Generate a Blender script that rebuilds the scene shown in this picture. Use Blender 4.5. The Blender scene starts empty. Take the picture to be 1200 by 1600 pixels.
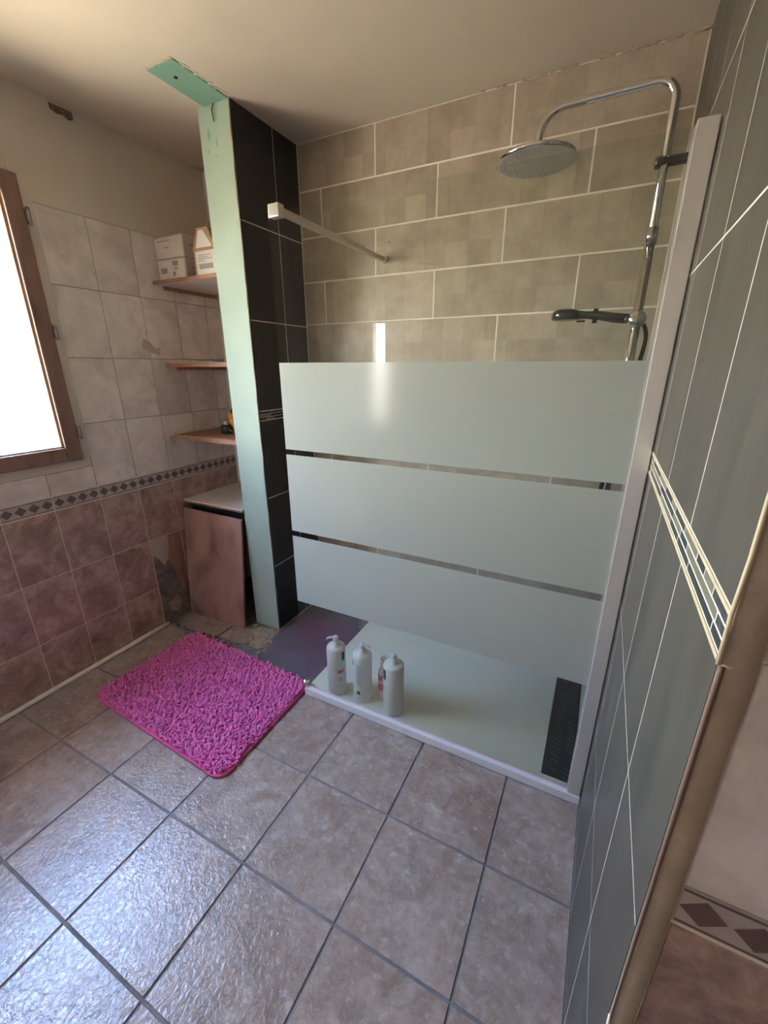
import bpy, bmesh, math, random
from mathutils import Vector, Matrix
random.seed(7)
sc = bpy.context.scene
COL = sc.collection
# ------------------------------------------------------------------ camera
H = 2.544
def cam():
    a, b, c = math.radians(-26.9567), math.radians(19.0803), math.radians(-0.0755)
    fw = Vector((math.sin(a)*math.cos(b), math.cos(a)*math.cos(b), -math.sin(b)))
    rt = Vector((math.cos(a), -math.sin(a), 0)); up = rt.cross(fw)
    r = rt*math.cos(c)+up*math.sin(c); u = up*math.cos(c)-rt*math.sin(c)
    cd = bpy.data.cameras.new('camera'); o = bpy.data.objects.new('camera', cd); COL.objects.link(o)
    m = Matrix((r, u, -fw)).transposed().to_4x4(); m.translation = Vector((-0.1339, -2.0883, 1.5043))
    o.matrix_world = m
    cd.sensor_fit = 'HORIZONTAL'; cd.sensor_width = 36; cd.lens = 36*656.87/1200; cd.clip_start = .01
    sc.camera = o
cam()
# ------------------------------------------------------------------ light
vs = sc.view_settings
vs.view_transform = 'Standard'; vs.look = 'None'; vs.gamma = 1; vs.use_curve_mapping = False
vs.exposure = 2.12
wd = bpy.data.worlds.new('sky'); sc.world = wd; wd.use_nodes = True
wn = wd.node_tree.nodes; wl = wd.node_tree.links; wn.clear()
tc = wn.new('ShaderNodeTexCoord'); sx = wn.new('ShaderNodeSeparateXYZ'); cr = wn.new('ShaderNodeValToRGB')
bg = wn.new('ShaderNodeBackground'); ow = wn.new('ShaderNodeOutputWorld')
wl.new(tc.outputs['Generated'], sx.inputs[0]); wl.new(sx.outputs['Z'], cr.inputs[0]); wl.new(cr.outputs[0], bg.inputs[0]); wl.new(bg.outputs[0], ow.inputs[0])
cr.color_ramp.elements[0].position = 0.0; cr.color_ramp.elements[0].color = (1.0, .98, .93, 1)
cr.color_ramp.elements[1].position = .55; cr.color_ramp.elements[1].color = (.33, .53, 1.0, 1)
bg.inputs[1].default_value = 11.0
sd = bpy.data.lights.new('sun', 'SUN'); sd.energy = 30; sd.angle = .009; sd.color = (1, .92, .80)
so = bpy.data.objects.new('sun', sd); COL.objects.link(so)
so.rotation_euler = Vector((-.16, .42, -1)).to_track_quat('-Z', 'Y').to_euler(); so.location = (0, 0, 6)
def portal(name, loc, n, w, h):
    d = bpy.data.lights.new(name, 'AREA'); d.shape = 'RECTANGLE'; d.size = w; d.size_y = h; d.cycles.is_portal = True
    o = bpy.data.objects.new(name, d); COL.objects.link(o); o.location = loc
    o.rotation_euler = Vector(n).to_track_quat('-Z', 'Z').to_euler()
portal('window_portal', (-2.62, -1.53, 1.66), (1, 0, 0), 1.08, 1.14)
portal('rear_window_portal', (-2.18, -3.52, 1.485), (0, 1, 0), .16, .88)
cy = sc.cycles
cy.max_bounces = 14; cy.diffuse_bounces = 8; cy.glossy_bounces = 5; cy.transmission_bounces = 8; cy.transparent_max_bounces = 16
cy.caustics_reflective = False; cy.caustics_refractive = False; cy.sample_clamp_indirect = 6

# ------------------------------------------------------------------ node helper
class N:
    def __init__(s, name):
        s.m = bpy.data.materials.new(name); s.m.use_nodes = True
        s.t = s.m.node_tree; s.t.nodes.clear(); s.out = s.t.nodes.new('ShaderNodeOutputMaterial')
    def n(s, typ, **kw):
        x = s.t.nodes.new('ShaderNode'+typ)
        for k, v in kw.items():
            if k.startswith('i_'):
                k = k[2:]; x.inputs[int(k) if k.isdigit() else k.replace('_', ' ')].default_value = v
            else: setattr(x, k, v)
        return x
    def l(s, a, b): s.t.links.new(a, b)
    def bsdf(s, col=None, rough=.5, metal=0, spec=.5, coat=0):
        b = s.n('BsdfPrincipled'); b.inputs['Roughness'].default_value = rough; b.inputs['Metallic'].default_value = metal
        b.inputs['Specular IOR Level'].default_value = spec; b.inputs['Coat Weight'].default_value = coat
        if col is not None:
            if isinstance(col, tuple): b.inputs['Base Color'].default_value = (*col, 1)
            else: s.l(col, b.inputs['Base Color'])
        s.l(b.outputs[0], s.out.inputs[0]); s.b = b; return b
    def coord(s, offset=True, scale=(1, 1, 1)):
        c = s.n('TexCoord'); m = s.n('Mapping'); s.l(c.outputs['Object'], m.inputs[0]); m.inputs['Scale'].default_value = scale
        if offset:
            oi = s.n('ObjectInfo'); v = s.n('Combine' 'XYZ'); mu = s.n('Math', operation='MULTIPLY', i_1=37.0); s.l(oi.outputs['Random'], mu.inputs[0])
            for i in range(3): s.l(mu.outputs[0], v.inputs[i])
            s.l(v.outputs[0], m.inputs['Location'])
        return m.outputs[0]
    def noise(s, co, scale, detail=4, rough=.55, dist=0):
        x = s.n('TexNoise'); s.l(co, x.inputs['Vector']); x.inputs['Scale'].default_value = scale; x.inputs['Detail'].default_value = detail
        x.inputs['Roughness'].default_value = rough; x.inputs['Distortion'].default_value = dist; return x.outputs[0]
    def ramp(s, fac, stops):
        r = s.n('ValToRGB'); s.l(fac, r.inputs[0]); e = r.color_ramp.elements
        while len(e) < len(stops): e.new(.5)
        for i, (p, c) in enumerate(stops):
            e[i].position = p; e[i].color = (*c, 1) if len(c) == 3 else c
        return r.outputs[0]
    def mix(s, a, b, fac, mode='MIX'):
        x = s.n('Mix', data_type='RGBA', blend_type=mode)
        for v, i in ((fac, 0), (a, 6), (b, 7)):
            if isinstance(v, (int, float)): x.inputs[i].default_value = v
            elif isinstance(v, tuple): x.inputs[i].default_value = (*v, 1)
            else: s.l(v, x.inputs[i])
        return x.outputs[2]
    def bump(s, h, strength=.3, dist=.002):
        b = s.n('Bump'); b.inputs['Strength'].default_value = strength; b.inputs['Distance'].default_value = dist
        s.l(h, b.inputs['Height']); s.l(b.outputs[0], s.b.inputs['Normal']); return b

def simple(name, col, rough=.5, metal=0, spec=.5, var=0.0, vscale=8, bump=0, bscale=60):
    n = N(name)
    if var or bump: co = n.coord()
    c = col
    if var:
        d = tuple(v*(1-var) for v in col); l_ = tuple(min(1, v*(1+var)) for v in col)
        c = n.ramp(n.noise(co, vscale), [(.3, d), (.7, l_)])
    n.bsdf(c, rough, metal, spec)
    if bump: n.bump(n.noise(co, bscale, 5), bump, .003)
    return n.m

M = {}
M['grout_light'] = simple('grout_light', (.86, .80, .68), .8, var=.12)
M['grout_floor'] = simple('grout_floor', (.22, .21, .21), .85, var=.25)
M['cement'] = simple('cement', (.20, .17, .14), .95, var=.45, vscale=22, bump=.9, bscale=45)
M['cement_light'] = simple('cement_light', (.36, .29, .21), .95, var=.35, vscale=30, bump=.9, bscale=60)
M['grout_brown'] = simple('grout_brown', (.24, .19, .155), .85, var=.2)
M['grout_pink'] = simple('grout_pink', (.78, .68, .58), .8, var=.1)
M['dark_brown'] = simple('dark_brown', (.20, .13, .09), .6)
M['plaster'] = simple('plaster', (.66, .60, .52), .8, var=.05, vscale=3, bump=.25, bscale=14)
M['plaster_rough'] = simple('plaster_rough', (.50, .42, .33), .9, var=.16, vscale=18, bump=.7, bscale=40)
M['outside_render'] = simple('outside_render', (.80, .68, .45), .9, var=.06)
M['caulk'] = simple('caulk', (.80, .72, .60), .6, var=.08, vscale=20)
M['yellow_caulk'] = simple('yellow_caulk', (.62, .53, .34), .5, var=.1, vscale=25, bump=.3, bscale=60)
M['tray'] = simple('tray_acrylic', (.80, .80, .70), .32, var=.015, vscale=3, bump=.03, bscale=200)
M['tray_trim'] = simple('tray_trim', (.74, .73, .72), .28)
M['black_grate'] = simple('black_grate', (.018, .02, .021), .42, bump=.3, bscale=200)
M['slot'] = simple('slot', (.13, .14, .15), .35)
M['chrome'] = simple('chrome', (.78, .76, .73), .07, metal=1)
M['dark_chrome'] = simple('dark_chrome', (.10, .095, .085), .25, metal=.7)
M['rubber'] = simple('rubber_nozzle', (.42, .40, .38), .5)
M['head_face'] = simple('head_face', (.50, .48, .45), .32, metal=.5)
M['white_metal'] = simple('white_metal', (.62, .58, .52), .3, metal=.6)
M['steel'] = simple('steel', (.35, .34, .33), .35, metal=.9)
M['black_void'] = simple('black_void', (.012, .011, .011), .9)
M['outdoor_ground'] = simple('outdoor_ground', (.43, .345, .225), .95, var=.2, vscale=.6)
M['hole_brown'] = simple('hole_brown', (.20, .135, .10), .95, var=.4, vscale=35, bump=.8, bscale=60)
M['carton_white'] = simple('carton_white', (.62, .57, .54), .65, var=.03)
M['carton_brown'] = simple('carton_brown', (.36, .22, .13), .75, var=.08, vscale=20)
M['carton_red'] = simple('carton_red', (.55, .11, .05), .4)
M['label_grey'] = simple('label_grey', (.27, .255, .25), .6)
M['paper'] = simple('paper', (.62, .58, .53), .7)
M['bottle_white'] = simple('bottle_white', (.84, .82, .81), .32)
M['bottle_white'].node_tree.nodes['Principled BSDF'].inputs['Subsurface Weight'].default_value = .5
M['bottle_white'].node_tree.nodes['Principled BSDF'].inputs['Subsurface Radius'].default_value = (.03, .03, .028)
M['print_pink'] = simple('print_pink', (.70, .13, .24), .45)
M['print_navy'] = simple('print_navy', (.03, .05, .085), .4)
M['print_grey'] = simple('print_grey', (.42, .43, .46), .5)
M['print_yellow'] = simple('print_yellow', (.60, .52, .22), .5)
M['pink_pale'] = simple('pink_pale', (.78, .62, .62), .3)
M['orange_plastic'] = simple('orange_plastic', (.62, .24, .03), .4)
M['black_plastic'] = simple('black_plastic', (.02, .02, .022), .4)
M['mosaic_dark'] = simple('mosaic_dark', (.025, .03, .03), .25, var=.25, vscale=40)
M['mosaic_ridged'] = simple('mosaic_ridged', (.045, .048, .043), .6, var=.5, vscale=120, bump=.9, bscale=160)
M['mosaic_olive'] = simple('mosaic_olive', (.19, .175, .12), .3, var=.12, vscale=30)
M['dark_inlay'] = simple('dark_inlay', (.17, .105, .09), .35, var=.15, vscale=30)

def stone_tile():
    n = N('tile_stone_grey')
    co = n.coord(False)
    oi = n.n('ObjectInfo')
    mp = n.n('Vector' 'Math', operation='MULTIPLY'); mp.inputs[1].default_value = (9.7, 1, 9.7); n.l(co, mp.inputs[0])
    ad = n.n('Vector' 'Math', operation='ADD'); ad.inputs[1].default_value = (.5, 0, .03); n.l(mp.outputs[0], ad.inputs[0])
    fl = n.n('Vector' 'Math', operation='FLOOR'); n.l(ad.outputs[0], fl.inputs[0])
    wnz = n.n('TexWhiteNoise', noise_dimensions='4D'); n.l(fl.outputs[0], wnz.inputs[0]); n.l(oi.outputs['Random'], wnz.inputs['W'])
    blk = n.ramp(wnz.outputs[0], [(0, (.435, .365, .285)), (1, (.53, .45, .36))])
    fr_ = n.n('Vector' 'Math', operation='FRACTION'); n.l(ad.outputs[0], fr_.inputs[0]); sp_ = n.n('SeparateXYZ'); n.l(fr_.outputs[0], sp_.inputs[0])
    blk = n.mix(blk, n.ramp(sp_.outputs[0], [(.0, (.86, .86, .86)), (.05, (1, 1, 1))]), 1.0, 'MULTIPLY')
    co2 = n.coord(True)
    cl = n.ramp(n.noise(co2, 9, 7, .68), [(.25, (.70, .68, .66)), (.78, (1.18, 1.18, 1.18))])
    c = n.mix(blk, cl, .9, 'MULTIPLY')
    sp = n.ramp(n.noise(co2, 55, 3, .7), [(.66, (0, 0, 0)), (.74, (1, 1, 1))])
    c = n.mix(c, (.5, .45, .38), n.mix((0, 0, 0), (.4, .4, .4), sp))
    tone = n.ramp(oi.outputs['Random'], [(0, (.94, .94, .94)), (1, (1.05, 1.04, 1.03))])
    c = n.mix(c, tone, 1.0, 'MULTIPLY')
    n.bsdf(c, .36, 0, .45); n.bump(n.noise(co2, 30, 5), .15, .002); return n.m
M['stone'] = stone_tile()
def slate_tile(name, dark, light, stretch, rough):
    n = N(name); co = n.coord(True, stretch)
    c = n.ramp(n.noise(co, 5, 6, .62, .4), [(.28, dark), (.75, light)])
    sp = n.ramp(n.noise(co, 26, 4, .7), [(.64, (0, 0, 0)), (.8, (.16, .16, .16))])
    c = n.mix(c, tuple(v*3.2 for v in light), sp)
    n.bsdf(c, rough, 0, .55); n.bump(n.noise(co, 40, 4), .06, .001); return n.m
M['slate'] = slate_tile('tile_slate', (.014, .0145, .015), (.024, .024, .024), (1, 1.4, .5), .38)
M['slate_right_lit'] = slate_tile('tile_slate_right_lit', (.046, .042, .032), (.098, .087, .068), (1, 2.2, .3), .38)  # same slate as the partition, lighter to paint in the window light on it
M['slate_smudge'] = simple('slate_smudge', (.045, .045, .045), .7)
M['purple'] = slate_tile('tile_purple_grey', (.13, .112, .135), (.185, .162, .188), (1, 1, 1), .22)
def marble(name, base, vein, strong=.8, scale=5.5):
    n = N(name); co = n.coord(True)
    a = n.noise(co, scale, 6, .66, .7)
    c = n.ramp(a, [(.30, vein), (.46, tuple((x+y)/2 for x, y in zip(base, vein))), (.58, base), (.8, tuple(min(1, v*1.1) for v in base))])
    b = n.ramp(n.noise(co, scale*2.6, 5, .7, .8), [(.35, (.80, .78, .78)), (.6, (1.04, 1.04, 1.04))])
    c = n.mix(c, b, strong, 'MULTIPLY')
    n.bsdf(c, .26, 0, .5); n.bump(n.noise(co, 9, 2), .05, .002); return n.m
M['marble_white'] = marble('tile_marble_white', (.84, .77, .74), (.60, .54, .50), .5, 3.4)
M['marble_pink'] = marble('tile_marble_pink', (.55, .375, .32), (.28, .17, .14), 1.0, 8)
M['listel'] = simple('listel_tile', (.50, .44, .40), .3, var=.12, vscale=20)
def floor_tile():
    n = N('tile_floor_glazed'); co = n.coord(True)
    a = n.ramp(n.noise(co, 4.5, 7, .65, .5), [(.2, (.27, .185, .14)), (.5, (.42, .33, .275)), (.8, (.54, .455, .40))])
    b = n.ramp(n.noise(co, 26, 7, .75), [(.22, (.66, .63, .61)), (.80, (1.22, 1.22, 1.22))])
    c = n.mix(a, b, 1.0, 'MULTIPLY')
    st_ = n.ramp(n.noise(co, 9, 6, .75, .8), [(.50, (0, 0, 0)), (.68, (.6, .6, .6))])
    c = n.mix(c, (.22, .135, .095), st_)
    wt_ = n.ramp(n.noise(co, 34, 5, .7), [(.56, (0, 0, 0)), (.70, (.55, .55, .55))])
    c = n.mix(c, (.62, .55, .49), wt_)
    n.bsdf(c, .2, 0, .85)
    r = n.ramp(n.noise(co, 14, 4), [(.3, (.14, .14, .14)), (.7, (.26, .26, .26))]); n.l(r, n.b.inputs['Roughness'])
    h1 = n.ramp(n.noise(co, 75, 4, .6, .5), [(.2, (0, 0, 0)), (.8, (1, 1, 1))])
    h2 = n.noise(co, 15, 4)
    n.bump(n.mix(h1, h2, .4), .7, .003); return n.m
M['floor_tile'] = floor_tile()
def wood(name, c1, c2, c3, stretch, rough=.5, scale=6):
    n = N(name); co = n.coord(True, stretch)
    a = n.ramp(n.noise(co, scale, 6, .6, .6), [(.28, c1), (.5, c2), (.75, c3)])
    n.bsdf(a, rough, 0, .4); n.bump(n.noise(co, scale*6, 3), .15, .001); return n.m
M['window_wood'] = wood('window_wood', (.19, .115, .085), (.26, .16, .125), (.31, .20, .155), (3, 3, .5), .45)
M['bead_wood'] = wood('bead_wood', (.50, .27, .10), (.62, .36, .15), (.68, .42, .2), (3, 3, .5), .4)
M['shelf_wood'] = wood('shelf_wood', (.22, .105, .06), (.33, .17, .10), (.40, .22, .13), (1, 4, 4), .6)
M['panel_wood'] = wood('panel_wood', (.17, .085, .06), (.36, .20, .145), (.44, .26, .19), (1, 1, .55), .55, 5)
M['melamine'] = simple('melamine', (.70, .65, .60), .35, var=.03)
M['stick_wood'] = wood('stick_wood', (.20, .10, .06), (.36, .20, .12), (.46, .28, .17), (4, 4, .6), .6)
def plasterboard():
    n = N('green_plasterboard'); co = n.coord(False)
    a = n.ramp(n.noise(co, 3, 4), [(.3, (.33, .43, .345)), (.7, (.40, .50, .41))])
    s = n.ramp(n.noise(n.coord(False, (1, 1, .5)), 16, 4, .6), [(.70, (0, 0, 0)), (.76, (.8, .8, .8))])
    c = n.mix(a, (.11, .24, .17), s)
    n.bsdf(c, .7); n.bump(n.noise(co, 60, 4), .12, .001); return n.m
M['green'] = plasterboard()
M['green_strip'] = simple('green_strip', (.22, .40, .30), .75, var=.1, vscale=9)
def ceiling_m():
    n = N('ceiling_paint'); co = n.coord(False)
    c = n.ramp(n.noise(co, 1.6, 3), [(.35, (.60, .52, .42)), (.65, (.66, .58, .47))])
    n.bsdf(c, .85); n.bump(n.noise(co, 7, 4), .15, .004); return n.m
M['ceiling'] = ceiling_m()
def brushed():
    n = N('brushed_aluminium'); co = n.coord(False, (30, 30, 1.2))
    n.bsdf((.80, .76, .71), .26, .6, .5); n.bump(n.noise(co, 30, 3), .10, .0006); return n.m
M['profile'] = brushed()
def thin_glass(name, tint, ior=1.5):
    n = N(name); tr = n.n('BsdfTransparent'); tr.inputs[0].default_value = (*tint, 1)
    gl = n.n('BsdfGlossy'); gl.inputs['Roughness'].default_value = 0.0
    fr = n.n('Fresnel'); mx = n.n('MixShader'); ge = n.n('NewGeometry'); mr = n.n('MapRange')
    mr.inputs[3].default_value = ior; mr.inputs[4].default_value = 1/ior; n.l(ge.outputs['Backfacing'], mr.inputs[0]); n.l(mr.outputs[0], fr.inputs[0])
    n.l(fr.outputs[0], mx.inputs[0]); n.l(tr.outputs[0], mx.inputs[1]); n.l(gl.outputs[0], mx.inputs[2]); n.l(mx.outputs[0], n.out.inputs[0])
    return n.m
M['glass'] = thin_glass('shower_glass', (.94, .965, .935))
M['window_glass'] = thin_glass('window_glass', (.98, .99, .98))
def frosted():
    n = N('frosted_film'); df = n.n('BsdfDiffuse'); df.inputs[0].default_value = (.64, .69, .60, 1)
    tl = n.n('BsdfTranslucent'); tl.inputs[0].default_value = (.72, .76, .67, 1)
    gl = n.n('BsdfGlossy'); gl.inputs['Roughness'].default_value = .13; gl.inputs[0].default_value = (1, 1, 1, 1)
    m1 = n.n('MixShader'); m1.inputs[0].default_value = .42; m2 = n.n('MixShader'); fr = n.n('Fresnel'); fr.inputs[0].default_value = 1.45
    n.l(df.outputs[0], m1.inputs[1]); n.l(tl.outputs[0], m1.inputs[2]); n.l(fr.outputs[0], m2.inputs[0]); n.l(m1.outputs[0], m2.inputs[1]); n.l(gl.outputs[0], m2.inputs[2])
    n.l(m2.outputs[0], n.out.inputs[0]); return n.m
M['frosted'] = frosted()
def pile_m():
    n = N('pink_pile'); co = n.coord(False)
    c = n.ramp(n.noise(co, 160, 2), [(.3, (.78, .10, .42)), (.7, (.95, .26, .61))])
    n.bsdf(c, .75, 0, .25); n.b.inputs['Sheen Weight'].default_value = .4; return n.m
M['pile'] = pile_m()
M['mat_edge'] = simple('mat_edge', (.72, .10, .30), .8, bump=.3, bscale=200)

# ------------------------------------------------------------------ mesh helpers
def obj(name, bm, mat, parent=None, smooth=False, loc=None):
    if isinstance(bm, bmesh.types.BMesh):
        me = bpy.data.meshes.new(name); bmesh.ops.recalc_face_normals(bm, faces=bm.faces); bm.to_mesh(me); bm.free()
        for p in me.polygons: p.use_smooth = smooth
        me.materials.append(M[mat])
    else: me = bm
    o = bpy.data.objects.new(name, me); COL.objects.link(o)
    if loc: o.location = loc
    if parent: o.parent = parent
    return o
def box(bm, x0, x1, y0, y1, z0, z1, bev=0, seg=1):
    r = bmesh.ops.create_cube(bm, size=1)
    vs_ = r['verts']
    for v in vs_:
        v.co = Vector(((x0+x1)/2+v.co.x*(x1-x0), (y0+y1)/2+v.co.y*(y1-y0), (z0+z1)/2+v.co.z*(z1-z0)))
    if bev:
        es = list({e for v in vs_ for e in v.link_edges})
        bmesh.ops.bevel(bm, geom=es, offset=bev, segments=seg, affect='EDGES', profile=.6)
    return bm
def B(*a, **k): return box(bmesh.new(), *a, **k)
def lathe(prof, seg=32, axis='Z'):
    bm = bmesh.new(); rings = []
    for r, z in prof:
        if r < 1e-6: rings.append([bm.verts.new((0, 0, z))])
        else: rings.append([bm.verts.new((r*math.cos(2*math.pi*i/seg), r*math.sin(2*math.pi*i/seg), z)) for i in range(seg)])
    for a, b in zip(rings, rings[1:]):
        for i in range(seg):
            j = (i+1) % seg
            if len(a) == 1 and len(b) == 1: continue
            if len(a) == 1: bm.faces.new((a[0], b[i], b[j]))
            elif len(b) == 1: bm.faces.new((a[i], a[j], b[0]))
            else: bm.faces.new((a[i], a[j], b[j], b[i]))
    if axis == 'X': bmesh.ops.rotate(bm, verts=bm.verts, cent=(0, 0, 0), matrix=Matrix.Rotation(math.pi/2, 3, 'Y'))
    if axis == 'Y': bmesh.ops.rotate(bm, verts=bm.verts, cent=(0, 0, 0), matrix=Matrix.Rotation(-math.pi/2, 3, 'X'))
    return bm
def tube(pts, rad, seg=14, bm=None, cap=True):
    bm = bm or bmesh.new(); pts = [Vector(p) for p in pts]; rings = []
    rads = rad if isinstance(rad, (list, tuple)) else [rad]*len(pts)
    ref = None
    for i, p in enumerate(pts):
        t = (pts[min(i+1, len(pts)-1)]-pts[max(i-1, 0)]).normalized()
        if ref is None: ref = t.orthogonal().normalized()
        ref = (ref-t*ref.dot(t)).normalized(); b = t.cross(ref)
        rings.append([bm.verts.new(p+(ref*math.cos(2*math.pi*k/seg)+b*math.sin(2*math.pi*k/seg))*rads[i]) for k in range(seg)])
    for a, b in zip(rings, rings[1:]):
        for i in range(seg): bm.faces.new((a[i], a[(i+1) % seg], b[(i+1) % seg], b[i]))
    if cap: bm.faces.new(rings[0]); bm.faces.new(rings[-1])
    return bm
def arc(c, u, v, r, a0, a1, n=10):
    c, u, v = Vector(c), Vector(u), Vector(v)
    return [c+u*r*math.cos(a0+(a1-a0)*i/n)+v*r*math.sin(a0+(a1-a0)*i/n) for i in range(n+1)]
def prism(poly, z0, z1, bm=None, jitter=0):
    bm = bm or bmesh.new()
    lo = [bm.verts.new((x, y, z0)) for x, y in poly]; hi = [bm.verts.new((x, y, z1+random.uniform(-jitter, jitter))) for x, y in poly]
    bm.faces.new(lo[::-1]); bm.faces.new(hi); n = len(poly)
    for i in range(n): bm.faces.new((lo[i], lo[(i+1) % n], hi[(i+1) % n], hi[i]))
    return bm
def struct(name, bm, mat, **k):
    o = obj(name, bm, mat, **k); o['kind'] = 'structure'; return o
def empty(name, loc): 
    o = bpy.data.objects.new(name, None); COL.objects.link(o); o.location = loc; o.empty_display_size = .05; return o
def tag(o, label, cat, group=None, kind=None):
    o['label'] = label; o['category'] = cat
    if group: o['group'] = group
    if kind: o['kind'] = kind
    return o
_cache = {}
# a tile: a chamfered slab, its face lying in the plane <axis> = <plane>, facing <sign>
def tile(parent, mat, axis, sign, u0, u1, v0, v1, plane, gap=.0022, th=.0065, ch=.0012, name='tile', wob=.0004):
    du, dv = u1-u0-2*gap, v1-v0-2*gap
    if du < .004 or dv < .004: return None
    key = (mat, axis, sign, round(du, 3), round(dv, 3), th, name)
    if key not in _cache:
        bm = bmesh.new(); hu, hv = du/2, dv/2
        def P(u, v, w):
            w *= sign
            return {'x': (w, u, v), 'y': (u, w, v), 'z': (u, v, w)}[axis]
        a = [bm.verts.new(P(s*hu, t*hv, -th)) for s, t in ((-1, -1), (1, -1), (1, 1), (-1, 1))]
        b = [bm.verts.new(P(s*hu, t*hv, -ch)) for s, t in ((-1, -1), (1, -1), (1, 1), (-1, 1))]
        c = [bm.verts.new(P(s*(hu-ch), t*(hv-ch), 0)) for s, t in ((-1, -1), (1, -1), (1, 1), (-1, 1))]
        for q, r in ((a, b), (b, c)):
            for i in range(4): bm.faces.new((q[i], q[(i+1) % 4], r[(i+1) % 4], r[i]))
        bm.faces.new(c); bm.faces.new(a[::-1])
        me = bpy.data.meshes.new(name); bmesh.ops.recalc_face_normals(bm, faces=bm.faces); bm.to_mesh(me); bm.free(); me.materials.append(M[mat])
        _cache[key] = me
    cu, cv, pl = (u0+u1)/2, (v0+v1)/2, plane+random.uniform(-wob, wob)
    loc = {'x': (pl, cu, cv), 'y': (cu, pl, cv), 'z': (cu, cv, pl)}[axis]
    return obj(name, _cache[key], mat, parent, loc=loc)

XL, XW, XP, YP = -2.344, -1.679, -1.862, -.44
YE = -1.647; YR = -3.4; XR = 1.2
G = .0035     # grout lies this far behind the tile faces
# ------------------------------------------------------------------ floor
floor = struct('floor', B(XL-.25, XR+.25, YR-.25, .25, -.12, -G), 'grout_floor')
fx = [-.255+.3462*k for k in range(4, -7, -1)]
fy = [-.793-.3462*k for k in range(0, 8)]
fx = sorted([x for x in fx if XL+.02 < x < XR] + [XL+.02, XR])
for i in range(len(fy)-1):
    y0, y1 = fy[i+1], fy[i]
    if y1 < YR: continue
    for j in range(len(fx)-1):
        x0, x1 = fx[j], fx[j+1]
        if y0 >= YE-.09:           # alongside the tiled wall the floor stops at it
            if x0 >= -.01: continue
            if x1 > 0: x1 = 0.0
        if x1 > 0 and y1 > YE and y0 < YE:
            tile(floor, 'floor_tile', 'z', 1, x0, 0.0, y0, y1, 0, .0035, .008, .0015)
            if YE-y0 > .02: tile(floor, 'floor_tile', 'z', 1, max(0, x0), x1, y0, YE, 0, .0035, .008, .0015)
            continue
        tile(floor, 'floor_tile', 'z', 1, x0, x1, max(y0, YR), y1, 0, .0035, .008, .0015)
# cut tiles between the niche and the first whole row
for j in range(len(fx)-1):
    x0, x1 = fx[j], fx[j+1]
    if x1 <= -1.66: tile(floor, 'floor_tile', 'z', 1, x0, x1, -.793, -.695, 0, .0035, .008, .0015)
# broken strip in front of the niche
for poly in ([(-2.30, -.665), (-2.12, -.672), (-1.97, -.655), (-1.965, -.50), (-2.18, -.49), (-2.31, -.52)],
             [(-1.955, -.655), (-1.82, -.648), (-1.75, -.60), (-1.80, -.52), (-1.95, -.50)]):
    obj('broken_tile', prism(poly, -.006, .002, jitter=.0015), 'floor_tile', floor)
# rubble and raw screed round the foot of the partition
bm = bmesh.new()
for k in range(150):
    t = random.random(); x = -1.70+.06*t+random.gauss(0, .014); y = -.46-.20*t+random.gauss(0, .014)
    if k > 100: x = random.uniform(-1.86, -1.68); y = random.uniform(-.52, -.45)
    if k > 125: x = random.uniform(-2.3, -1.75); y = -.68+random.gauss(0, .006)
    r = random.uniform(.003, .012)
    g = bmesh.ops.create_icosphere(bm, subdivisions=1, radius=r)['verts']
    for v in g: v.co = Vector((x, y, r*.3))+Vector((v.co.x*random.uniform(.7, 1.4), v.co.y*random.uniform(.7, 1.4), v.co.z*.7))
o = obj('rubble', bm, 'cement_light', floor); o['kind'] = 'stuff'
obj('cement_patch', prism([(-2.335, -.45), (-2.335, -.69), (-1.80, -.69), (-1.66, -.63), (-1.672, -.45)], -.02, -.0028, jitter=.001), 'cement', floor)
obj('cement_patch', prism([(-1.80, -.455), (-1.83, -.52), (-1.76, -.56), (-1.745, -.63), (-1.665, -.645), (-1.645, -.60), (-1.67, -.455)], -.003, .0025, jitter=.002), 'cement_light', floor)
# purple grey tiles between the partition and the tray
for poly in ([(-1.667, -.232), (-1.222, -.232), (-1.222, -.785), (-1.59, -.785), (-1.62, -.70), (-1.655, -.632), (-1.667, -.60)],
             [(-1.667, -.005), (-1.560, -.005), (-1.560, -.226), (-1.667, -.226)], [(-1.555, -.005), (-1.222, -.005), (-1.222, -.226), (-1.555, -.226)]):
    obj('dark_tile', prism(poly, -.006, .004), 'purple', floor)

# ------------------------------------------------------------------ ceiling
ceil = struct('ceiling', B(XL-.25, XR+.25, YR-.25, .25, H, H+.15), 'ceiling')
bm = B(-1.822, -1.685, -.70, YP, H-.004, H+.01)
st = obj('green_plaster_strip', bm, 'green_strip', ceil)
bm = bmesh.new()
for (x0, y0, x1, y1) in ((-1.683, -.70, -1.679, YP), (-1.826, -.69, -1.823, YP-.02), (-1.822, -.703, -1.685, -.70)):
    n = 14
    for k in range(n):
        t = (k+random.random())/n; x = x0+(x1-x0)*t+random.gauss(0, .003); y = y0+(y1-y0)*t+random.gauss(0, .003); r = random.uniform(.004, .010)
        g = bmesh.ops.create_icosphere(bm, subdivisions=1, radius=r)['verts']
        for v in g: v.co = Vector((x+v.co.x*random.uniform(.8, 2), y+v.co.y*random.uniform(.8, 2), H+v.co.z*.5))
o = obj('plaster_crumbs', bm, 'ceiling', ceil); o['kind'] = 'stuff'
obj('screw', lathe([(0, -.0025), (.006, -.0025), (.0075, 0), (.0075, .003)], 12), 'black_void', ceil, loc=(-1.76, -.625, H-.0045))
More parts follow.
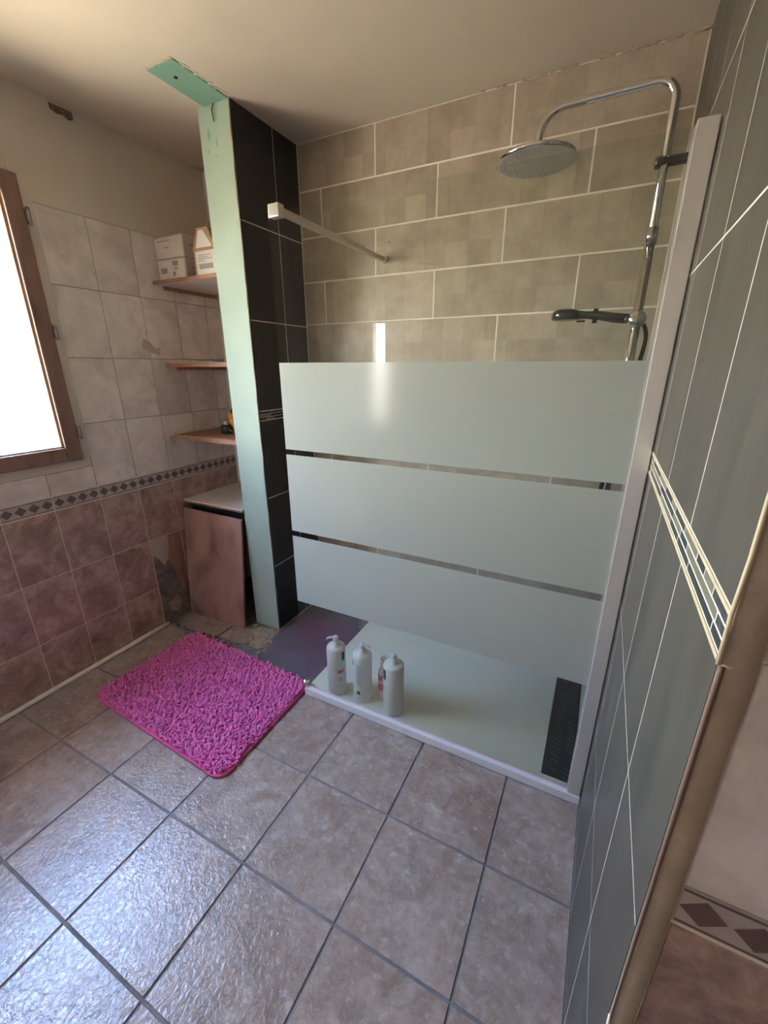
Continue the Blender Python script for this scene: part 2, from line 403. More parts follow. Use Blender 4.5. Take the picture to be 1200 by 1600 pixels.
# crumbly joint along the back wall
bm = bmesh.new()
for k in range(70):
    x = -random.random()**1.5*.75; r = random.uniform(.003, .008)
    g = bmesh.ops.create_icosphere(bm, subdivisions=1, radius=r)['verts']
    for v in g: v.co = Vector((x+v.co.x*random.uniform(1, 3), -.006+v.co.y, H-.002+v.co.z*.8))
o = obj('crumbly_joint', bm, 'plaster_rough', ceil); o['kind'] = 'stuff'

# ------------------------------------------------------------------ back wall
wb = struct('wall_back', B(XL-.25, .3, .0008, .25, -.05, H+.02), 'grout_light')
rz = [1.724-.2061*k for k in range(9)]; rz = [1.724+.2061*k for k in range(4, 0, -1)]+rz
rz = [z for z in rz if .02 < z < H-.02]; rz = [H]+sorted(rz, reverse=True)+[.034]
for i in range(len(rz)-1):
    z1, z0 = rz[i], rz[i+1]
    xs = [-.6205, -1.2406] if i % 2 == 0 else [-.3074, -.9306, -1.5467]
    if i % 2 == 0: xs = [0, -.6205, -1.2406, XW]
    else: xs = [0, -.3074, -.9306, -1.5467, XW]
    for a, b in zip(xs, xs[1:]): tile(wb, 'stone', 'y', -1, b, a, z0, z1, 0, .003)
obj('plaster_area', B(XL, XP, -.002, .01, 0, H), 'plaster', wb)
for x in (-1.163,): obj('drill_hole', lathe([(0, 0), (.003, 0), (.003, .003)], 10, 'Y'), 'black_void', wb, loc=(-1.165, -.0015, 2.068))

# ------------------------------------------------------------------ right wall (slate tiles)
wr = struct('wall_right', B(.00015, .22, YE+G, .25, -.05, H+.02), 'grout_light')
ry = [0, -.055, -.322, -.592, -.862, -1.132, -1.40, YE]
rzz = [0.0, .408, .828, 1.236, 1.290, 1.703, 2.116, H]
def mosaic(parent, axis, sign, plane, rows, z0, z1, ch=.0002):
    h = (z1-z0)/3
    for r, cuts in enumerate(rows):
        for (a, b, m) in cuts:
            tile(parent, m, axis, sign, min(a, b), max(a, b), z0+h*r, z0+h*(r+1), plane, .0013, .0065, ch, 'mosaic_piece', .0001)
for i in range(len(rzz)-1):
    if i == 3: continue
    for j in range(len(ry)-1):
        tile(wr, 'slate_right_lit', 'x', -1, ry[j+1], ry[j], rzz[i], rzz[i+1], 0, .0017, ch=.0002, wob=.00005)
def cutlist(pts, mats, tail):
    out = [(a, b, m) for a, b, m in zip(pts, pts[1:], mats)]
    y = pts[-1]; k = 0
    while y < tail:
        n = min(tail, y+random.choice([.05, .1, .1, .15])); out.append((y, n, ['mosaic_olive', 'mosaic_dark'][k % 2])); y = n; k += 1
    return out
D_, L_, R_ = 'mosaic_dark', 'mosaic_olive', 'mosaic_ridged'
mosaic(wr, 'x', -1, 0, [
    cutlist([-1.645, -1.599, -1.441, -1.338, -1.245, -1.082, -.843], [D_, D_, D_, D_, L_, D_], 0),
    cutlist([-1.645, -1.605, -1.409, -1.349, -1.259, -1.055, -.850], [R_, L_, D_, L_, D_, L_], 0),
    cutlist([-1.645, -1.574, -1.525, -1.475, -1.372, -1.27, -1.22, -1.127, -1.013, -.861], [R_, L_, D_, L_, D_, L_, D_, L_, D_], 0)], 1.242, 1.284)
# raised grout lips above and below the mosaic
obj('grout_bead', B(-.0015, .003, YE+.004, -.001, 1.2362, 1.2415), 'yellow_caulk', wr); obj('grout_bead', B(-.0015, .003, YE+.004, -.001, 1.2845, 1.2895), 'yellow_caulk', wr)
# end of the wall: rough edge, caulk and marble return
obj('caulk_bead', tube([(-.001+random.uniform(-.001, .001), YE-.002, 1.236+(H-1.236)*k/24) for k in range(25)], .0022, 8), 'yellow_caulk', wr, smooth=True)
obj('caulk_bead', tube([(.0018+random.uniform(-.0012, .0012), YE-.001+random.uniform(-.001, .001), .01+.62*k/24) for k in range(25)], .0022, 8), 'caulk', wr, smooth=True)
obj('wooden_edge_bead', tube([(.003, YE-.0008, .62+.614*k/24) for k in range(25)], [.0014+.0016*min(1, k/18) for k in range(25)], 10), 'dark_brown', wr, smooth=True)
bm = bmesh.new()
ns = 40
prev = None
for k in range(ns+1):
    z = H*k/ns; o1 = random.uniform(-.0015, .0015)
    ring = [bm.verts.new(p) for p in ((.0012, YE+.002, z), (.0014+abs(o1)*.6, YE-.0006, z), (.016, YE-.0012-random.uniform(0, .0012), z), (.0295+o1*.4, YE-.0010, z), (.031, YE+.006, z))]
    if prev:
        for a in range(4): bm.faces.new((prev[a], prev[a+1], ring[a+1], ring[a]))
    prev = ring
obj('plaster_edge', bm, 'plaster_rough', wr, smooth=True)
wt = struct('wall_end', B(.0055, XR+.2, YE+G-.001, YE+.25, -.05, H+.02), 'grout_light')
mz = [-.0, .26, .56, .8735-.008, .936, 1.247, 1.547, 1.847, 2.147]
def listel(parent, axis, sign, u0, u1, plane, lead=0):
    t = tile(parent, 'listel', axis, sign, u0, u1, .8705, .9365, plane, .0015, .0065, .001, 'border_tile')
    if not t: return
    cu = (u0+u1)/2; cv = (.8705+.9365)/2; w = .0505
    def put(poly, nm, m):
        bm = bmesh.new(); lo = []; hi = []
        for u, v in poly:
            for w_, L in ((-.002, lo), (.0008, hi)):
                ww = w_*sign; p = {'x': (ww, u, v), 'y': (u, ww, v)}[axis]; L.append(bm.verts.new(p))
        bm.faces.new(lo[::-1]); bm.faces.new(hi)
        for i in range(len(lo)): bm.faces.new((lo[i], lo[(i+1) % len(lo)], hi[(i+1) % len(lo)], hi[i]))
        obj(nm, bm, m, t)
    n = int((u1-u0)/w+.4)
    for k in range(n):
        c = u0+(k+.5)*(u1-u0)/n-cu if n*w <= (u1-u0)+.01 else 0
        put([(c-.023, 0), (c, -.021), (c+.023, 0), (c, .021)], 'diamond_inlay', 'dark_inlay')
    e = (u1-u0)/2-.0025
    put([(-e, .0255), (e, .0255), (e, .0285), (-e, .0285)], 'dark_line', 'dark_inlay'); put([(-e, -.0285), (e, -.0285), (e, -.0255), (-e, -.0255)], 'dark_line', 'dark_inlay')
for i in range(len(mz)-1):
    for x0 in (.030, .236, .441, .646, .851, 1.056):
        x1 = min(x0+.2055, XR)
        if i == 3: listel(wt, 'y', -1, x0, x1, YE)
        else: tile(wt, 'marble_pink' if i < 3 else 'marble_white', 'y', -1, x0, x1, mz[i], mz[i+1], YE, .0015)
obj('plaster_area', B(.030, XR, YE-.001, YE+.004, 2.15, H), 'plaster', wt)

# ------------------------------------------------------------------ partition
wp = struct('wall_partition', B(XP+.012, XW-.0008, YP+.012, .01, -.02, H+.01), 'grout_light')
pz = [0.004, .42, .829, 1.243, 1.290, 1.713, 2.118, H]
for i in range(len(pz)-1):
    if i == 3: continue
    for a, b in ((YP+.004, -.182), (-.182, 0)):
        tile(wp, 'slate', 'x', 1, a, b, pz[i], pz[i+1], XW, .0023, ch=.0004)
rows = []
for r in range(3):
    y = YP+.004; cuts = []; k = r
    while y < 0:
        n = min(0, y+random.choice([.05, .08, .11])); cuts.append((y, n, [D_, L_, D_, R_][k % 4])); y = n; k += 1
    rows.append(cuts)
mosaic(wp, 'x', 1, XW, rows, 1.2445, 1.2885)
# green painted end board, slightly ragged on its right edge
bm = bmesh.new(); prev = None
for k in range(61):
    z = .0+(H)*k/60; j = random.uniform(0, .0022)
    ring = [bm.verts.new(p) for p in ((XP, YP+.014, z), (XP, YP, z), (XW-.004-j, YP, z), (XW-.004-j, YP+.014, z))]
    if prev:
        for a in range(4): bm.faces.new((prev[a], prev[(a+1) % 4], ring[(a+1) % 4], ring[a]))
    else: bm.faces.new(ring)
    prev = ring
bm.faces.new(prev)
obj('plasterboard_end', bm, 'green', wp)
obj('plasterboard_side', B(XP, XP+.013, YP+.014, 0, 0, H), 'plaster', wp)
obj('plaster_edge', tube([(XW-.006+random.uniform(-.002, .002), YP+.001, .55+(H-.55)*k/40) for k in range(41)], .0032, 6), 'plaster_rough', wp)
obj('corner_trim', B(XW, XW+.004, -.004, 0, 0, H), 'caulk', wb)
obj('corner_trim', B(-.006, -.0002, -.004, -.0005, .04, H-.03), 'caulk', wr)
obj('nail', tube([(-1.765, YP-.001, H-.002), (-1.768, YP-.012, H-.03), (-1.770, YP-.004, H-.065)], .0022, 6), 'black_void', wp)
for (x, z, w, h) in ((-1.768, 2.41, .007, .035), (-1.81, 2.44, .010, .05), (-1.822, 2.385, .006, .022), (-1.775, 2.36, .004, .014)):
    poly = [(x+w*math.cos(a)*random.uniform(.5, 1.1), z+h*.5*math.sin(a)*random.uniform(.6, 1.1)) for a in [math.pi*2*q/9 for q in range(9)]]
    bm = bmesh.new(); bm.faces.new([bm.verts.new((u, YP-.0006, v)) for u, v in poly]); r_ = bmesh.ops.extrude_face_region(bm, geom=bm.faces[:])
    for v in r_['geom']:
        if isinstance(v, bmesh.types.BMVert): v.co.y += .002
    obj('scratch', bm, 'green_strip', wp)

for (y, z, a, b) in ((-.36, .62, .012, .05), (-.34, .56, .009, .03), (-.33, .68, .006, .03)):
    bm = bmesh.new(); bm.faces.new([bm.verts.new((XW+.0006, y+a*math.cos(q*.7)*random.uniform(.5, 1.2), z+b*math.sin(q*.7)*random.uniform(.6, 1.2))) for q in range(9)])
    obj('smudge', bm, 'slate_smudge', wp)

# ------------------------------------------------------------------ left wall
W0, W1, WZ0, WZ1 = -2.06, -.985, 1.098, 2.215      # window opening
bm = bmesh.new(); xo = XL-.25
box(bm, xo, XL-G, W1, .25, -.05, H+.02); box(bm, xo, XL-G, YR-.25, W0, -.05, H+.02)
box(bm, xo, XL-G, W0, W1, -.05, WZ0); box(bm, xo, XL-G, W0, W1, WZ1, H+.02)
wl_ = struct('wall_left', bm, 'plaster')
ly = [0, -.095, -.302, -.508, -.715, -.922]+[-.922-.2065*k for k in range(1, 13)]
ly = [y for y in ly if y > YR]+[YR]
lz = [0.0, .258, .558, .868, .939, 1.247, 1.545, 1.845, 2.145]
for i in range(len(lz)-1):
    for j in range(len(ly)-1):
        y0, y1 = ly[j+1], ly[j]
        z0, z1 = lz[i], lz[i+1]
        if i == 3: listel(wl_, 'x', 1, y0, y1, XL); continue
        if y1 <= -.92 and y0 > -2.3 and i >= 4:
            if i == 4: tile(wl_, 'marble_white', 'x', 1, y0, y1, z0, 1.042, XL, .0012)
            continue
        if i in (0, 1) and -.6 < y1 < -.5: continue            # missing tiles at the niche
        tile(wl_, 'marble_pink' if i < 3 else 'marble_white', 'x', 1, y0, y1, z0, z1, XL, .0018 if i < 3 else .0013, ch=.0008)
obj('grout_layer', B(XL-.006, XL-.0011, YR, 0, 0, .94), 'grout_pink', wl_)
gp = B(XL-.006, XL-.0021, -.922, 0, .9405, 2.146); box(gp, XL-.006, XL-.0021, YR, -2.3, .9405, 2.146); box(gp, XL-.006, XL-.0021, -2.3, -.922, .9405, 1.042)
obj('grout_layer', gp, 'grout_brown', wl_)
# exposed cement and a strip of bare board where tiles are missing
obj('cement_patch', B(XL-.004, XL-.001, -.713, -.51, 0, .556), 'cement', wl_)
def wallpatch(name, poly, mat, t0=-.002, t1=.0015):
    bm = bmesh.new(); lo = [bm.verts.new((XL+t0, y, z)) for y, z in poly]; hi = [bm.verts.new((XL+t1+random.uniform(-.0006, .0006), y, z)) for y, z in poly]
    bm.faces.new(lo); bm.faces.new(hi[::-1]); n = len(poly)
    for i in range(n): bm.faces.new((lo[i], lo[(i+1) % n], hi[(i+1) % n], hi[i]))
    return obj(name, bm, mat, wl_)
wallpatch('bare_board', [(-.60, .54), (-.53, .555), (-.515, .545), (-.515, .22), (-.53, .16), (-.575, .19), (-.585, .32), (-.62, .40)], 'stick_wood')
wallpatch('tile_remnant', [(-.71, .555), (-.60, .555), (-.61, .42), (-.65, .38), (-.69, .45), (-.712, .46)], 'plaster_rough')
wallpatch('tile_remnant', [(-.66, .13), (-.60, .15), (-.575, .10), (-.60, .05), (-.655, .06)], 'cement_light', -.002, .004)
wallpatch('tile_chip', [(-.545, 1.60), (-.535, 1.645), (-.50, 1.63), (-.475, 1.60), (-.44, 1.60), (-.45, 1.565), (-.50, 1.575)], 'plaster_rough', -.001, .0012)
wallpatch('tile_chip', [(-.475, 1.125), (-.445, 1.13), (-.44, 1.075), (-.47, 1.07)], 'plaster_rough', -.001, .0012)
wallpatch('plaster_hole', [(-.772, 2.530), (-.768, 2.510), (-.745, 2.503), (-.72, 2.508), (-.70, 2.498), (-.682, 2.505), (-.684, 2.532)], 'hole_brown', -.006, .0015)
bl = struct('baseboard_left', tube([(XL+.012, -.70-k*.135+random.uniform(-.003, .003), .008+random.uniform(-.001, .001)) for k in range(21)], .013, 8), 'caulk', smooth=True)
# window
w1 = struct('window_1', B(XL-.03, XL+.004, W1+.0, W1+.062, WZ0-.01, WZ1+.06), 'plaster')
def frame_box(y0, y1, z0, z1, nm='frame_member', x0=XL-.055, x1=XL+.022, mat='window_wood', bev=.006): return obj(nm, B(x0, x1, y0, y1, z0, z1, bev=bev, seg=2), mat, w1)
FO = -.965
frame_box(FO-.066, FO, 1.085, 2.225); frame_box(-2.08, -2.014, 1.085, 2.225)
frame_box(-2.014, FO-.066, 1.085, 1.150); frame_box(-2.014, FO-.066, 2.155, 2.225); frame_box(-1.555, -1.49, 1.15, 2.155)
for a, b in ((-1.49, FO-.066), (-2.014, -1.555)):
    frame_box(b-.010, b, 1.15, 2.155, 'glazing_bead', XL-.03, XL+.008, 'bead_wood', .002)
    frame_box(a, a+.010, 1.15, 2.155, 'glazing_bead', XL-.03, XL+.008, 'bead_wood', .002)
    frame_box(a, b, 1.150, 1.158, 'glazing_bead', XL-.03, XL+.008, 'melamine', .002)
    frame_box(a, b, 2.147, 2.155, 'glazing_bead', XL-.03, XL+.008, 'bead_wood', .002)
    obj('pane', B(XL-.026, XL-.022, a+.002, b-.002, 1.152, 2.153), 'window_glass', w1)
for z in (2.082, 1.647, 1.212):
    h = obj('hinge', tube([(XL+.026, FO+.008, z-.03), (XL+.026, FO+.008, z+.03)], .007, 10), 'steel', w1, smooth=True)
    obj('hinge_leaf', B(XL+.0, XL+.0245, FO+.001, FO+.017, z-.024, z+.024, bev=.002), 'steel', h)
obj('outer_jamb', B(XL-.32, XL-.056, W1-.022, W1-.001, WZ0, WZ1), 'outside_render', w1)
obj('outer_jamb', B(XL-.32, XL-.056, W0+.001, W0+.02, WZ0, WZ1), 'outside_render', w1)
obj('outer_sill', B(XL-.34, XL-.056, W0, W1, WZ0-.04, WZ0+.005, bev=.004), 'outside_render', w1)
# rear and side walls, a narrow rear window seen only as a reflection
bm = bmesh.new(); RX0, RX1, RZ0, RZ1 = -2.26, -2.09, .95, 1.92
box(bm, XL-.25, RX0, YR-.07, YR, -.05, H+.02); box(bm, RX1, XR+.2, YR-.07, YR, -.05, H+.02)
box(bm, RX0, RX1, YR-.07, YR, -.05, RZ0); box(bm, RX0, RX1, YR-.2, YR, RZ1, H+.02)
wre = struct('wall_rear', bm, 'plaster')
w2 = struct('window_2', B(RX0-.05, RX0+.02, YR-.06, YR+.02, RZ0-.05, RZ1+.05, bev=.004), 'melamine')
for a in ((RX1-.02, RX1+.05, RZ0-.05, RZ1+.05), (RX0+.02, RX1-.02, RZ0-.05, RZ0+.02), (RX0+.02, RX1-.02, RZ1-.02, RZ1+.05)):
    obj('frame_member', B(a[0], a[1], YR-.06, YR+.02, a[2], a[3], bev=.004), 'melamine', w2)
obj('frame_member', B(RX1+.08, RX1+.22, YR+.0, YR+.015, RZ0-.05, RZ1+.05, bev=.003), 'melamine', w2)
obj('pane', B(RX0+.02, RX1-.02, YR-.03, YR-.026, RZ0+.02, RZ1-.02), 'window_glass', w2)
wside = struct('wall_side', B(XR, XR+.2, YR-.2, YE+.25, -.05, H+.02), 'dark_brown')  # unseen wall without a door, coloured dark to cut bounced light
gr = struct('outdoor_ground', B(-60, 40, -50, 50, -.75, -.6), 'outdoor_ground')

# ------------------------------------------------------------------ shower tray
tr = empty('shower_tray', (-.61, -.40, 0))
tag(tr, 'cream low shower tray behind the glass with a black waste grate at right', 'shower tray')
def child(name, bm, mat, par, **k):
    o = obj(name, bm, mat, par, **k); o.location = -Vector(par.location) if not k.get('loc') else Vector(k['loc'])-Vector(par.location); return o
def ptray():
    bm = bmesh.new(); X0, X1, Y0, Y1 = -1.216, -.003, -.776, -.004; gx0, gx1, gy0, gy1 = -.142, -.028, -.752, -.03
    xs = [X0, gx0, gx1, X1]; ys = [Y0, gy0, gy1, Y1]; V = {}
    for i, x in enumerate(xs):
        for j, y in enumerate(ys):
            V[i, j, 1] = bm.verts.new((x, y, .034)); V[i, j, 0] = bm.verts.new((x, y, .0045))
    for i in range(3):
        for j in range(3):
            if (i, j) != (1, 1): bm.faces.new((V[i, j, 1], V[i+1, j, 1], V[i+1, j+1, 1], V[i, j+1, 1]))
            bm.faces.new((V[i, j, 0], V[i, j+1, 0], V[i+1, j+1, 0], V[i+1, j, 0]))
    q = [V[1, 1, 1], V[2, 1, 1], V[2, 2, 1], V[1, 2, 1]]; w = [bm.verts.new((v.co.x, v.co.y, .022)) for v in q]
    for i in range(4): bm.faces.new((q[i], q[(i+1) % 4], w[(i+1) % 4], w[i]))
    bm.faces.new(w)
    for i in range(3):
        for j, s in ((0, 0), (3, 0)): bm.faces.new((V[i, j, 0], V[i+1, j, 0], V[i+1, j, 1], V[i, j, 1]))
        for j, s in ((0, 0), (3, 0)): bm.faces.new((V[j, i, 0], V[j, i+1, 0], V[j, i+1, 1], V[j, i, 1]))
    return bm
child('basin', ptray(), 'tray', tr)
child('front_trim', B(-1.220, -.001, -.800, -.774, .002, .040, bev=.003, seg=2), 'tray_trim', tr)
gt = child('waste_grate', B(-.1405, -.0295, -.7505, -.0315, .0225, .0348, bev=.002), 'black_grate', tr)
bm = bmesh.new()
for k in range(32):
    y = -.735+k*.0222
    for x in (-.118, -.068):
        if random.random() < .8:
            p0 = Vector((x, y, .0349)); d = Vector((.030, -.009, 0)); w = Vector((.0006, .0011, 0))
            lo = [bm.verts.new(p) for p in (p0-w, p0+d-w, p0+d+w, p0+w)]; hi = [bm.verts.new(v.co+Vector((0, 0, .0007))) for v in lo]
            bm.faces.new(hi); [bm.faces.new((lo[i], lo[(i+1) % 4], hi[(i+1) % 4], hi[i])) for i in range(4)]
g2 = obj('ridges', bm, 'slot', gt); g2['kind'] = 'stuff'
# ------------------------------------------------------------------ shower screen
YG = -.780
ss = empty('shower_screen', (-.64, YG, .04))
tag(ss, 'fixed clear glass shower screen with three frosted bands and an aluminium wall profile', 'shower screen')
ZG = 1.992; GX0 = -1.236
child('glass_pane', B(GX0, -.040, YG-.003, YG+.003, .041, ZG, bev=.0008), 'glass', ss)
for z0, z1 in ((1.195, 1.518), (.848, 1.174), (.508, .824)):
    child('frosted_band', B(GX0+.0012, -.041, YG-.0042, YG-.0032, z0, z1), 'frosted', ss)
pr = B(-.045, -.0035, YG-.016, YG+.014, .0405, 2.0, bev=.002, seg=2)
child('wall_profile', pr, 'profile', ss)
child('gasket', B(-.0485, -.0445, YG-.006, YG+.006, .0405, ZG), 'rubber', ss)
child('bottom_seal', B(GX0, -.046, YG-.0045, YG+.0045, .0402, .0445), 'pink_pale', ss)
child('floor_clip', lathe([(0, -.013), (.013, -.013), (.016, -.009), (.016, .009), (.013, .013), (0, .013)], 20, 'X'), 'chrome', ss, smooth=True, loc=(-1.226, YG, .056))
cl = child('glass_clamp', B(-1.226, -1.180, YG-.013, YG+.017, 1.974, 2.014, bev=.004, seg=2), 'white_metal', ss)
# support bar
child('support_bar', B(-1.207, -1.183, YG+.018, -.012, 1.986, 2.006, bev=.003, seg=2), 'white_metal', ss)
child('wall_flange', lathe([(0, -.012), (.012, -.012), (.016, -.008), (.017, -.0005), (0, -.0005)], 20, 'Y'), 'white_metal', ss, smooth=True, loc=(-1.186, -.001, 1.996))

# ------------------------------------------------------------------ shower column
CX, CY = -.078, -.325
sh = empty('shower_column', (CX, CY, 1.0))
tag(sh, 'chrome shower column with a curved arm and round overhead rose on the right wall', 'shower')
ZA = 2.290; RB = .055
pts = [(CX, CY, 1.02), (CX, CY, ZA-RB)]+[tuple(p) for p in arc((CX-RB, CY, ZA-RB), (1, 0, 0), (0, 0, 1), RB, 0, math.pi/2, 10)][1:]
XH = -.455; RB2 = .075; ZB = 2.288
pts += [(CX-RB+(XH+RB2-CX+RB)*t, CY, ZA+(ZB-ZA)*t) for t in (.33, .66)]
pts += [tuple(p) for p in arc((XH+RB2, CY, ZB-RB2), (0, 0, 1), (-1, 0, 0), RB2, 0, math.pi/2, 10)]
pts += [(XH, CY, 2.180)]
child('riser_pipe', tube(pts, .0125, 18), 'chrome', sh, smooth=True)
child('lower_pipe', tube([(CX, CY, 1.02), (CX, CY, 1.90)], .0150, 18), 'chrome', sh, smooth=True)
child('collar', lathe([(.0125, -.022), (.0178, -.022), (.0178, .022), (.0125, .022)], 20), 'chrome', sh, smooth=True, loc=(CX, CY, 1.895))
br = child('wall_bracket', lathe([(0, -.001), (.020, -.001), (.022, -.008), (.0135, -.014), (.0135, -.072), (.0165, -.076), (.0165, -.098), (.013, -.104), (0, -.104)], 22, 'X'), 'dark_chrome', sh, smooth=True, loc=(0, CY, 2.088))
RR = .128
hd = child('shower_rose', lathe([(0, .026), (.012, .026), (.014, .014), (.03, .011), (RR-.006, .008), (RR, .004), (RR, -.004), (RR-.004, -.006)], 56), 'chrome', sh, smooth=True, loc=(XH, CY, 2.156))
obj('spray_face', lathe([(RR-.0035, -.0062), (RR-.006, -.0075), (0, -.0075)], 56), 'head_face', hd)
bm = bmesh.new()
for rr in range(1, 13):
    n = rr*6
    for k in range(n):
        a = 2*math.pi*(k+.5*(rr % 2))/n; r = rr*.0098
        g = bmesh.ops.create_cone(bm, cap_ends=True, segments=6, radius1=.0013, radius2=.0021, depth=.003)['verts']
        for v in g: v.co += Vector((r*math.cos(a), r*math.sin(a), -.0088))
nz = obj('nozzles', bm, 'rubber', hd); nz['kind'] = 'stuff'
ZS = 1.652
sl = child('slider', lathe([(0, -.032), (.018, -.032), (.025, -.026), (.028, -.016), (.028, .014), (.024, .020), (0, .020)], 26, 'Y'), 'chrome', sh, smooth=True, loc=(CX, CY-.012, ZS))
hb = empty('hand_shower', (CX-.03, CY-.02, ZS)); 
tag(hb, 'dark chrome hand shower lying level in the slider of the shower column', 'hand shower')
y = CY-.02
child('handle', tube([(-.110, y, 1.655), (-.15, y, 1.660), (-.19, y, 1.668), (-.235, y, 1.672), (-.262, y, 1.674)], [.0155, .0155, .0145, .012, .015], 18), 'dark_chrome', hb, smooth=True)
child('collar', tube([(-.094, y, 1.653), (-.113, y, 1.656)], [.0125, .0165], 18), 'dark_chrome', hb, smooth=True)
bm = lathe([(0, .016), (.030, .016), (.043, .010), (.047, 0), (.046, -.014), (.040, -.018), (0, -.018)], 30)
child('spray_head', bm, 'dark_chrome', hb, smooth=True, loc=(-.300, y, 1.676))
child('button', tube([(-.205, y, 1.645), (-.205, y, 1.690)], .008, 12), 'dark_chrome', hb, smooth=True)
child('lever', B(-.262, -.235, y-.005, y+.005, 1.650, 1.656, bev=.001), 'dark_chrome', hb)
# hose
hz = [(-.070, CY+.012, 1.645), (-.052, CY+.02, 1.635), (-.040, CY+.025, 1.60), (-.042, CY+.02, 1.55), (-.055, CY, 1.45), (-.07, CY-.02, 1.30), (-.10, CY-.03, 1.05), (-.125, CY-.03, .85), (-.115, CY-.02, .72), (-.09, CY-.01, .72), (-.078, CY, .85), (-.078, CY, .975)]
def catmull(P, n=8):
    P = [Vector(p) for p in P]; P = [P[0]]+P+[P[-1]]; out = []
    for i in range(1, len(P)-2):
        for k in range(n):
            t = k/n; a, b, c, d = P[i-1:i+3]
            out.append(.5*((2*b)+(c-a)*t+(2*a-5*b+4*c-d)*t*t+(3*b-a-3*c+d)*t**3))
    return out+[P[-2]]
child('hose', tube(catmull(hz), .0068, 12), 'dark_chrome', sh, smooth=True)
mx = child('mixer_body', lathe([(0, -.15), (.02, -.15), (.023, -.145), (.023, -.09), (.019, -.085), (.019, .085), (.023, .09), (.023, .145), (.02, .15), (0, .15)], 26, 'Y'), 'chrome', sh, smooth=True, loc=(CX, CY, 1.0))
for s in (-.075, .075): obj('inlet', lathe([(.012, 0), (.012, .055), (.03, .058), (.03, .074)], 20, 'X'), 'chrome', mx, smooth=True, loc=(0, s, 0))

# ------------------------------------------------------------------ bottles
def ring_patch(r, a0, a1, z0, z1, n=8, t=.0006):
    bm = bmesh.new(); rows = []
    for rr in (r, r+t):
        for z in (z0, z1): rows.append([bm.verts.new((rr*math.cos(a0+(a1-a0)*i/n), rr*math.sin(a0+(a1-a0)*i/n), z)) for i in range(n+1)])
    for a, b in ((0, 1), (2, 3), (0, 2), (1, 3)):
        for i in range(n): bm.faces.new((rows[a][i], rows[a][i+1], rows[b][i+1], rows[b][i]))
    return bm
def bottle(loc, hb_, r, rot, label, prints, lift, spout, group='white pump bottles on the shower tray'):
    t = empty('pump_bottle', loc); t.rotation_euler.z = 0
    tag(t, label, 'bottle', group)
    obj('body', lathe([(0, 0), (r-.004, 0), (r, .005), (r, hb_-.014), (r-.003, hb_-.006), (r-.012, hb_-.001), (.017, hb_+.002), (.017, hb_+.006), (0, hb_+.006)], 40), 'bottle_white', t, smooth=True)
    p = obj('pump', lathe([(.0155, hb_+.004), (.0155, hb_+.020), (.013, hb_+.022), (.006, hb_+.022), (.006, hb_+.022+lift), (.012, hb_+.022+lift), (.013, hb_+.026+lift), (.013, hb_+.036+lift), (.010, hb_+.040+lift), (0, hb_+.040+lift)], 24), 'bottle_white', t, smooth=True)
    a = spout; z = hb_+.033+lift; c, s = math.cos(a), math.sin(a)
    obj('spout', tube([(0, 0, z), (.018*c, .018*s, z+.002), (.034*c, .034*s, z), (.042*c, .042*s, z-.008)], [.006, .0055, .0045, .003], 10), 'bottle_white', p, smooth=True)
    for (a0, a1, z0, z1, m) in prints: obj('print', ring_patch(r, math.radians(a0), math.radians(a1), z0, z1), m, t)
    return t
ZT = .0345
# angles: 0 = +x; the camera looks from about -55 deg
bottle((-1.076, -.730, ZT), .255, .044, 0, 'white pump bottle with a navy square and pink stripe, leftmost on the tray',
       [(-22, 2, .19, .235, 'print_navy'), (-52, -12, .125, .143, 'print_pink'), (-50, -20, .095, .099, 'print_grey'), (-50, -20, .085, .089, 'print_grey')], .006, math.radians(-150))
pg = [(-100, -70, .205-.0095*k, .209-.0095*k, 'print_grey') for k in range(12)]
bottle((-.944, -.716, ZT), .250, .044, 0, 'white pump bottle showing its text side, second from left on the tray',
       pg+[(-98, -76, .048, .064, 'print_navy'), (-155, -128, .19, .215, 'print_navy')], .004, math.radians(10))
bottle((-.782, -.722, ZT), .255, .046, 0, 'white pump bottle with a navy mark on its left, rightmost and nearest on the tray',
       [(-140, -112, .185, .235, 'print_navy'), (-128, -112, .125, .128, 'print_yellow'), (-132, -116, .140, .143, 'print_yellow')], .004, math.radians(170))
t = tag(empty('flip_top_bottle', (-.862, -.665, ZT)), 'small clear and pink bottle half behind the rightmost white pump bottle', 'bottle')
r = .025
obj('body', lathe([(0, 0), (r-.003, 0), (r, .004), (r, .135), (r-.004, .15), (.012, .160), (.012, .166), (0, .166)], 30), 'pink_pale', t, smooth=True)
obj('cap', lathe([(.0125, .160), (.0145, .161), (.0145, .182), (.012, .185), (0, .185)], 24), 'bottle_white', t, smooth=True)
bm = lathe([(0, 0), (.016, 0), (.018, .003), (.018, .007), (.016, .010), (0, .010)], 24, 'Y')
obj('flip_lid', bm, 'pink_pale', t, smooth=True, loc=(.002, .0, .200))
for a0, a1, z0, z1, m in ((-150, -60, .112, .128, 'print_pink'), (-130, -75, .10, .112, 'print_pink'), (-150, -60, .045, .066, 'print_pink'), (-115, -60, .066, .084, 'print_pink')): obj('print', ring_patch(r, math.radians(a0), math.radians(a1), z0, z1), m, t)

